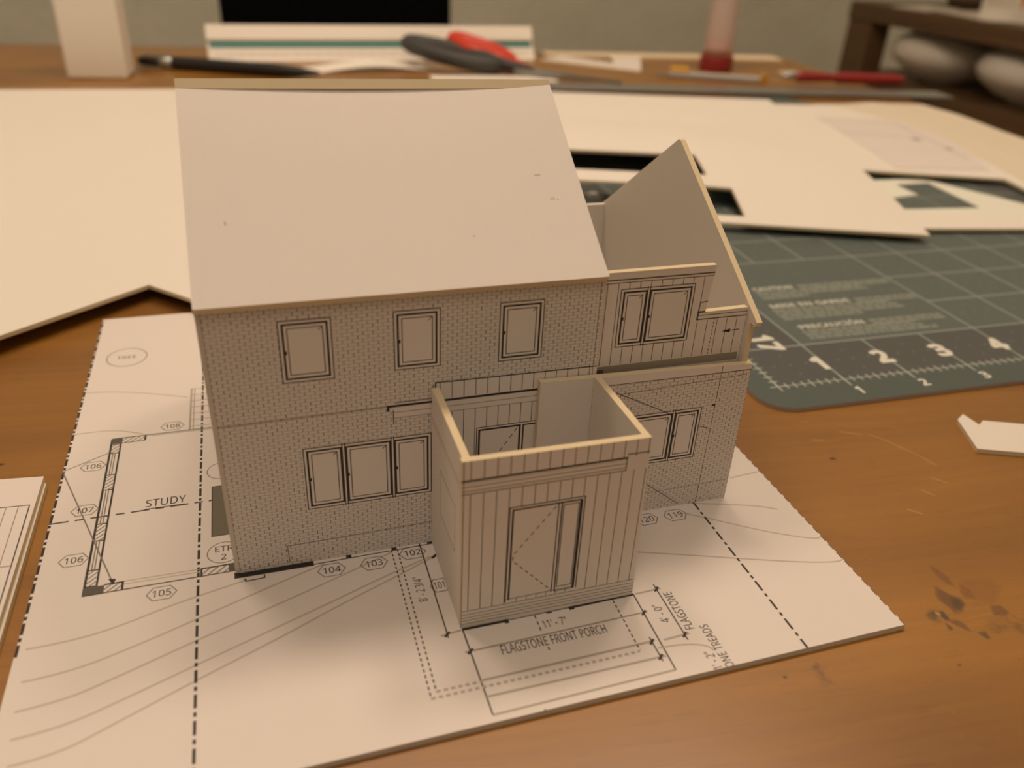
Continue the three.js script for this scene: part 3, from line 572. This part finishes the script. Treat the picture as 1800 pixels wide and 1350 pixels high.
// ---------------------------------------------------------------- tools at the far side of the table
const TY = -0.148;
const blackPlastic = phys({ color: lin(0.012, 0.012, 0.013), roughness: 0.35 });
const greyPlastic = std({ color: lin(0.055, 0.055, 0.052), roughness: 0.6 });
const redPlastic = phys({ color: lin(0.62, 0.045, 0.02), roughness: 0.4 });
const darkRed = phys({ color: lin(0.27, 0.022, 0.020), roughness: 0.35 });
const steel = std({ color: lin(0.42, 0.43, 0.42), roughness: 0.35, metalness: 0.85 });
const white = std({ color: new THREE.Color('#f3ede2'), roughness: 0.6 });
{
  const o = thing('white_box', 'plain white upright carton at the far left of the table', 'box', [-13.7, TY, -63.0], -0.08);
  part('carton', rbox(4.5, 11, 3.6, 0.25, 0, 5.5, 0), white, o);
  part('lid', rbox(4.62, 1.6, 3.72, 0.25, 0, 10.5, 0), white, o);
}
{ // triangular scale ruler
  const o = thing('triangular_scale_ruler', 'white triangular scale ruler with a teal groove, before the black chair', 'ruler', [10.5, TY, -72.2], 0.035);
  const s = 3.4, hgt = s * 0.866, L = 32;
  const tri = new THREE.Shape([[s / 2, 0], [s / 2 - 0.25, 0.25], [s * 0.31, 1.02], [s * 0.225, 1.0], [s * 0.17, 1.55], [s * 0.20, 1.75], [0.12, hgt], [-0.12, hgt], [-s * 0.20, 1.75], [-s * 0.17, 1.55], [-s * 0.225, 1.0], [-s * 0.31, 1.02], [-s / 2 + 0.25, 0.25], [-s / 2, 0], [-0.5, 0], [-0.4, 0.2], [0.4, 0.2], [0.5, 0]].map(([x, y]) => new THREE.Vector2(x, y)));
  const g = new THREE.ExtrudeGeometry(tri, { depth: L, bevelEnabled: false }).rotateY(-Math.PI / 2).translate(L / 2, 0, 0);
  part('ruler_body', g, white, o);
  const teal = std({ color: lin(0.045, 0.21, 0.19), roughness: 0.5 });
  for (const k of [1, -1]) { const b = box(L - 0.4, 0.62, 0.05); b.rotateX(-k * 0.52).translate(0, 1.32, k * (s * 0.212)); part('groove', b, teal, o, 'teal coloured groove'); }
  const tick = box(0.05, 0.28, 0.02), inkM = std({ color: lin(0.25, 0.22, 0.2), roughness: 0.8 }), ts = [];
  for (let i = 0; i < 120; i++) { const t = tick.clone(); t.scale(1, i % 4 ? 0.7 : 1.4, 1); t.rotateX(-0.5).translate(-L / 2 + 0.8 + i * 0.256, 0.45, s / 2 - 0.34); ts.push(t); }
  const tm = part('graduations', mergeGeometries(ts), inkM, o); tm.userData.kind = 'stuff';
}
{ // black pen
  const o = thing('black_pen', 'thick black pen with a silver band behind the roof ridge', 'pen', [-11.2, TY + 0.52, -67.2], -Math.atan2(7.0, 15.4));
  part('barrel', lathe([[0, 3.2], [0.5, 3.2], [0.56, 3.6], [0.56, 12.6], [0.42, 14.4], [0.16, 16.2], [0, 16.3]]).rotateZ(-Math.PI / 2), blackPlastic, o);
  part('band', lathe([[0.42, 2.1], [0.5, 2.2], [0.52, 3.2], [0, 3.25], [0, 2.0]]).rotateZ(-Math.PI / 2), steel, o, 'silver band');
  part('cap_end', lathe([[0, 0], [0.3, 0.05], [0.4, 0.5], [0.4, 2.1], [0, 2.12]]).rotateZ(-Math.PI / 2), blackPlastic, o);
  part('clip', rbox(2.8, 0.1, 0.34, 0.04, 1.9, 0.60, 0), steel, o, 'silver clip');
}
function curled(w, d, lift, seed) {                          // a thin, slightly curled paper slip
  const g = new THREE.BoxGeometry(w, 0.03, d, 24, 1, 6), p = g.attributes.position, n = noise2(seed);
  for (let i = 0; i < p.count; i++) { const u = p.getX(i) / w + 0.5; p.setY(i, p.getY(i) + 0.02 + lift * Math.sin(Math.PI * u) ** 2 * (0.7 + 0.5 * n(u * 5, p.getZ(i) * 0.6))); }
  g.computeVertexNormals(); return g;
}
single('paper_slip', curled(11.5, 3.2, 0.55, 51), white, 'curled white paper slip between the black pen and the scissors', 'paper', [8.4, TY, -65.8], 0.14);
single('paper_slip', curled(11.5, 2.4, 0.05, 52), white, 'flat white paper slip lying under the scissors blades', 'paper', [19.0, TY, -60.2], -0.1);
{ // scissors
  const o = thing('scissors', 'scissors with one charcoal and one red handle loop', 'scissors', [22.3, TY + 0.1, -62.2], -Math.atan2(0.68, 0.73));
  const loop = (rx, rz, r, cx, cz, bend) => { const pts = []; for (let k = 0; k < 40; k++) { const a = k / 40 * 6.2832; pts.push(new THREE.Vector3(cx + rx * Math.cos(a), r + 0.0 + bend * (1 - Math.cos(a)) , cz + rz * Math.sin(a))); } return new THREE.TubeGeometry(new THREE.CatmullRomCurve3(pts, true), 90, r, 14, true); };
  const hA = part('handle', loop(4.6, 1.9, 0.72, -6.7, 1.6, 0.55), greyPlastic, o, 'charcoal handle loop');
  part('handle_arm', rod([-2.6, 0.85, 0.9], [0.6, 0.5, 0.0], 0.62, 0.36), greyPlastic, hA);
  const hB = part('handle', loop(3.0, 1.3, 0.7, -5.2, -1.7, 0.7), redPlastic, o, 'red handle loop');
  part('handle_arm', rod([-3.0, 1.0, -1.3], [0.6, 0.5, 0.0], 0.62, 0.36), redPlastic, hB);
  const blade = (s) => { const sh = new THREE.Shape([[-0.6, -0.75 * s], [9.6, 0.1 * s], [9.7, 0.22 * s], [2, 0.75 * s], [-0.6, 0.7 * s]].map(([x, y]) => new THREE.Vector2(x, y))); return new THREE.ExtrudeGeometry(sh, { depth: 0.16, bevelEnabled: false }).rotateX(-Math.PI / 2); };
  part('blade', blade(1).translate(0, 0.32, 0), steel, o); part('blade', blade(-1).rotateY(0.07).translate(0, 0.14, 0), steel, o);
  part('pivot_screw', new THREE.CylinderGeometry(0.42, 0.42, 0.5, 24).translate(0.8, 0.35, 0), greyPlastic, o);
}
{ // metal ruler
  const o = thing('steel_ruler', 'long steel ruler on the table behind the cut-out sheet', 'ruler', [20.5, TY, -55.6], -Math.atan2(6.2, 38));
  part('ruler_blade', box(39.5, 0.12, 3.0, 19.75, 0.24, 0), steel, o);
  part('cork_backing', box(39, 0.17, 2.2, 19.75, 0.09, 0), std({ color: lin(0.07, 0.055, 0.04), roughness: 0.95 }), o);
}
{
  const P = ([x, z]) => [x, -z];
  single('card_offcut', flat(cardGeo([[26.7, -70], [34.8, -62.9], [39.6, -73.2], [36.3, -74.6], [34.0, -67.6], [30, -72.2]].map(P), 0.15)), board3, 'angular white card offcut between the scissors and the glue tube', 'card scrap', [0, TY, 0]);
  single('card_strip', flat(cardGeo([[28.6, -75.0], [55.6, -72.25], [55.2, -69.2], [46, -70.4], [28.4, -72.6]].map(P), 0.2)), [cardWhite, std({ color: new THREE.Color('#e0cdae'), roughness: 0.8 }), cardEdge], 'long cream card strip along the far edge of the table', 'card strip', [0, TY, 0]);
  single('card_offcut', flat(cardGeo([[50.2, -62.6], [53.5, -62.2], [53.2, -60.6], [50.6, -60.9]].map(P), 0.15)), board3, 'little white card offcut behind the red craft knife', 'card scrap', [0, TY, 0]);
}
{ // glue tube
  const o = thing('glue_tube', 'clear glue tube standing upright on its dark red cap', 'glue', [43.8, TY, -64.2]);
  part('cap', lathe([[0, 0], [1.6, 0], [1.68, 0.1], [1.66, 1.35], [1.55, 1.45], [0, 1.45]]), darkRed, o, 'dark red cap');
  part('tube', lathe([[0, 1.46], [1.5, 1.46], [1.5, 2.2], [1.22, 9.2], [0.9, 9.6], [0, 9.6]]), phys({ color: lin(0.85, 0.72, 0.66), roughness: 0.35, transmission: 0.55 }), o, 'clear plastic tube');
  part('glue_plug', lathe([[0, 1.5], [1.2, 1.5], [1.1, 2.6], [0, 2.9]]), std({ color: lin(0.65, 0.25, 0.14), roughness: 0.6 }), o);
  part('cap_top', lathe([[0, 9.62], [1.0, 9.62], [1.0, 10.9], [0.85, 11.1], [0, 11.1]]), redPlastic, o);
  part('nozzle', rod([0, 6.9, 0], [0, 9.4, 0], 0.34, 0.42), redPlastic, o, 'red inner nozzle');
}
{ // clear cutter with yellow ends, and a red craft knife
  const a = thing('utility_cutter', 'slim grey cutter with a yellow slider and yellow end', 'cutter', [35.6, TY, -61.2], -Math.atan2(3.9, 9.0));
  part('blade', box(1.6, 0.06, 0.7, 0.8, 0.32, 0), steel, a);
  part('body', rbox(8.8, 0.5, 1.2, 0.15, 5.6, 0.27, 0), std({ color: lin(0.42, 0.40, 0.38), roughness: 0.5 }), a);
  const yel = std({ color: lin(0.72, 0.38, 0.03), roughness: 0.45 });
  part('slider', rbox(1.8, 0.45, 0.9, 0.12, 2.2, 0.72, 0), yel, a, 'yellow slider'); part('end_cap', rbox(0.6, 0.75, 1.3, 0.1, 10.2, 0.4, 0), yel, a, 'yellow end');
  const b = thing('craft_knife', 'dark red craft knife lying across the end of the steel ruler', 'knife', [46.2, TY + 0.32, -55.9], -0.22);
  part('handle', lathe([[0, 1.2], [0.36, 1.2], [0.5, 1.8], [0.4, 4.4], [0.36, 5.0], [0.52, 5.6], [0.5, 11.2], [0.36, 12.0], [0, 12.1]]).rotateZ(-Math.PI / 2).translate(0, 0.52, 0), darkRed, b);
  part('collar', lathe([[0, 0], [0.2, 0], [0.36, 1.2], [0, 1.2]]).rotateZ(-Math.PI / 2).translate(0, 0.52, 0), steel, b);
  part('blade', new THREE.ExtrudeGeometry(new THREE.Shape([new THREE.Vector2(0.2, 0.2), new THREE.Vector2(-2.4, 0.3), new THREE.Vector2(-0.3, -0.3), new THREE.Vector2(0.2, -0.3)]), { depth: 0.06, bevelEnabled: false }).rotateX(-Math.PI / 2).translate(0, 0.5, 0), steel, b);
}

// ---------------------------------------------------------------- black chair beyond the table
{
  const o = thing('dining_chair', 'black upholstered chair behind the far side of the table', 'chair', [13, -Y0, -140]);
  const leather = phys({ color: lin(0.002, 0.002, 0.002), roughness: 0.9, specularIntensity: 0.15 }), legM = std({ color: lin(0.02, 0.018, 0.016), roughness: 0.5 });
  part('backrest', rbox(35, 56, 4.5, 1.2, 0, 76, 14), leather, o);
  part('seat', rbox(40, 6, 40, 1.5, 0, 44, -6), leather, o);
  for (const s of [-1, 1]) { part('leg', rbox(3.4, 41, 3.4, 0.4, s * 17, 20.5, -22), legM, o); part('leg', rbox(3.4, 48, 3.4, 0.4, s * 16.2, 24, 12.5), legM, o); }
  part('trim_button', rod([17.4, 82.5, 14], [19.0, 82.5, 14], 0.5), legM, o);
}

// ---------------------------------------------------------------- sideboard by the right wall
const dark = noise2(61);
const darkWood = std({ map: dataTex(512, 128, (x, y) => { const n = dark(x / 40, y / 3) * 18 + dark(x / 90, y / 14) * 16; return [clamp(82 + n), clamp(60 + n * 0.8), clamp(38 + n * 0.55)]; }), roughness: 0.5 });
{
  const o = thing('sideboard', 'dark wooden sideboard with an open lower shelf by the right wall', 'sideboard', [150, -Y0, 0]);
  const zt0 = -181.5, zt1 = -35, len = zt1 - zt0, zc = (zt0 + zt1) / 2, top = Y0 - 3;
  part('top_board', rbox(48, 4.2, len, 0.4, 24, top - 2.1, zc), darkWood, o);
  part('shelf', rbox(46, 4.2, len - 4, 0.4, 24, Y0 - 19.3 - 2.1, zc), darkWood, o);
  for (const x of [3.6, 44.4]) for (const z of [zt0 + 4.6, zt1 - 4.6]) part('leg', rbox(6.4, top - 4.2, 8.8, 0.4, x, (top - 4.2) / 2, z), darkWood, o);
  part('lower_shelf', rbox(46, 3, len - 4, 0.4, 24, 22, zc), darkWood, o);
  part('back_panel', box(1, 38, len - 12, 46.6, Y0 - 42, zc), darkWood, o);
  const ceramic = phys({ color: lin(0.80, 0.75, 0.68), roughness: 0.4 });
  const SH = -19.25;
  const bowl = thing('round_vase', 'squat white round vase on the sideboard shelf, the one farther from the viewer', 'vase', [164.2, SH, -159], 0, 'white vases on the sideboard shelf');
  const prof = [[0, 0], [4.2, 0], [4.3, 0.8], [7.2, 1.8], [10.4, 4.2], [11.2, 6.2], [10.2, 8.4], [7.0, 9.9], [5.2, 10.3], [5.0, 9.9], [6.6, 9.4], [9.6, 8.0], [10.6, 6.2], [9.8, 4.4], [6.8, 2.2], [0, 1.2]];
  part('vessel', lathe(prof.map(([x, y]) => [x * 1.18, y * 1.14]), 64), ceramic, bowl);
  const b2 = bowl.clone(); b2.name = numbered('round_vase'); b2.position.copy(W(164.2, SH, -131)); b2.userData = { label: 'squat white round vase at the right edge of the picture, on the sideboard shelf', category: 'vase', group: 'white vases on the sideboard shelf' }; scene.add(b2);
  const T3 = -2.98;
  const paper = (w, d, at, turn, label) => single('letter', rbox(w, 0.25, d, 0.05, 0, 0.14, 0), white, label, 'paper', at, turn);
  paper(14, 9, [157.5, T3, -163], 0.3, 'small white envelope at the far end of the sideboard top'); paper(12, 20, [160, T3, -147], -0.2, 'white papers in the middle of the sideboard top');
  const c = thing('white_tray', 'white low box with an open front on the sideboard beside the orange', 'box', [166, T3, -137], 0.25);
  part('base', box(16, 0.6, 20, 0, 0.3, 0), white, c); part('back', box(16, 5, 0.6, 0, 3.1, -9.7), white, c); part('side', box(0.6, 5, 18.8, 7.7, 3.1, 0), white, c); part('lip', box(0.6, 2.0, 18.8, -7.7, 1.6, 0), white, c); part('front', box(16, 5, 0.6, 0, 3.1, 9.7), white, c);
  const j = thing('brown_pot', 'small brown pot at the back of the sideboard top', 'pot', [176, T3, -170]);
  part('pot_body', lathe([[0, 0], [4, 0], [5, 2], [5.2, 6], [4.2, 9], [4.6, 10], [4.2, 10], [3.8, 9], [4.6, 6], [4.4, 2], [0, 1]], 40), std({ color: lin(0.16, 0.12, 0.07), roughness: 0.6 }), j);
  const orange = thing('orange', 'single orange fruit at the right edge of the sideboard top', 'fruit', [172.5, T3, -150.5]);
  part('fruit', lathe([[0, 0], [1.6, 0.25], [3.2, 1.6], [3.7, 3.6], [3.2, 5.6], [1.6, 6.9], [0.3, 7.0], [0, 6.85]], 40), std({ color: lin(0.65, 0.17, 0.012), roughness: 0.5 }), orange);
  part('stem', new THREE.CylinderGeometry(0.25, 0.32, 0.3, 10).translate(0, 7.02, 0), std({ color: lin(0.1, 0.12, 0.03), roughness: 0.8 }), orange);
}

// ---------------------------------------------------------------- lamps (above the picture)
{
  const glow = (c) => std({ color: lin(0.9, 0.9, 0.9), emissive: lin(...c), emissiveIntensity: 2.5, roughness: 0.6 });
  const metal = std({ color: lin(0.05, 0.045, 0.04), roughness: 0.4 });
  const [px, py, pz] = PENDANT.at, r = PENDANT.radius;
  const p = thing('pendant_lamp', 'pendant bar with three white glass globes above the far side of the table', 'lamp', [px, py, pz]);
  for (const dx of PENDANT.globes) {
    const g = part('glass_globe', new THREE.SphereGeometry(r, 40, 28).translate(dx, 0, 0), glow(PENDANT.color), p);
    part('neck', new THREE.CylinderGeometry(2.6, 3.2, 3.4, 28).translate(dx, r + 1.2, 0), metal, g);
  }
  part('bar', rbox(86, 2.2, 3, 0.4, 0, r + 4, 0), metal, p);
  part('cord', rod([0, r + 5.1, 0], [0, CEIL - py - 1.6, 0], 0.35), metal, p);
  part('ceiling_rose', new THREE.CylinderGeometry(5, 6, 1.5, 32).translate(0, CEIL - py - 0.8, 0), metal, p);
  const [cx, cy, cz] = FILL_LAMP.at, q = FILL_LAMP.size;
  const l = thing('added_fill_lamp', 'unseen flat square lamp added behind the viewer as front fill', 'lamp', [cx, cy, cz]);  // body of the added fill light, never in view
  part('diffuser', rbox(q, 1.2, q, 0.3, 0, 0.9, 0), glow(FILL_LAMP.color), l);
  part('housing', rbox(q + 4, 2, q + 4, 0.5, 0, 2.55, 0), metal, l);
}

scene.updateMatrixWorld(true);
renderer.render(scene, camera);
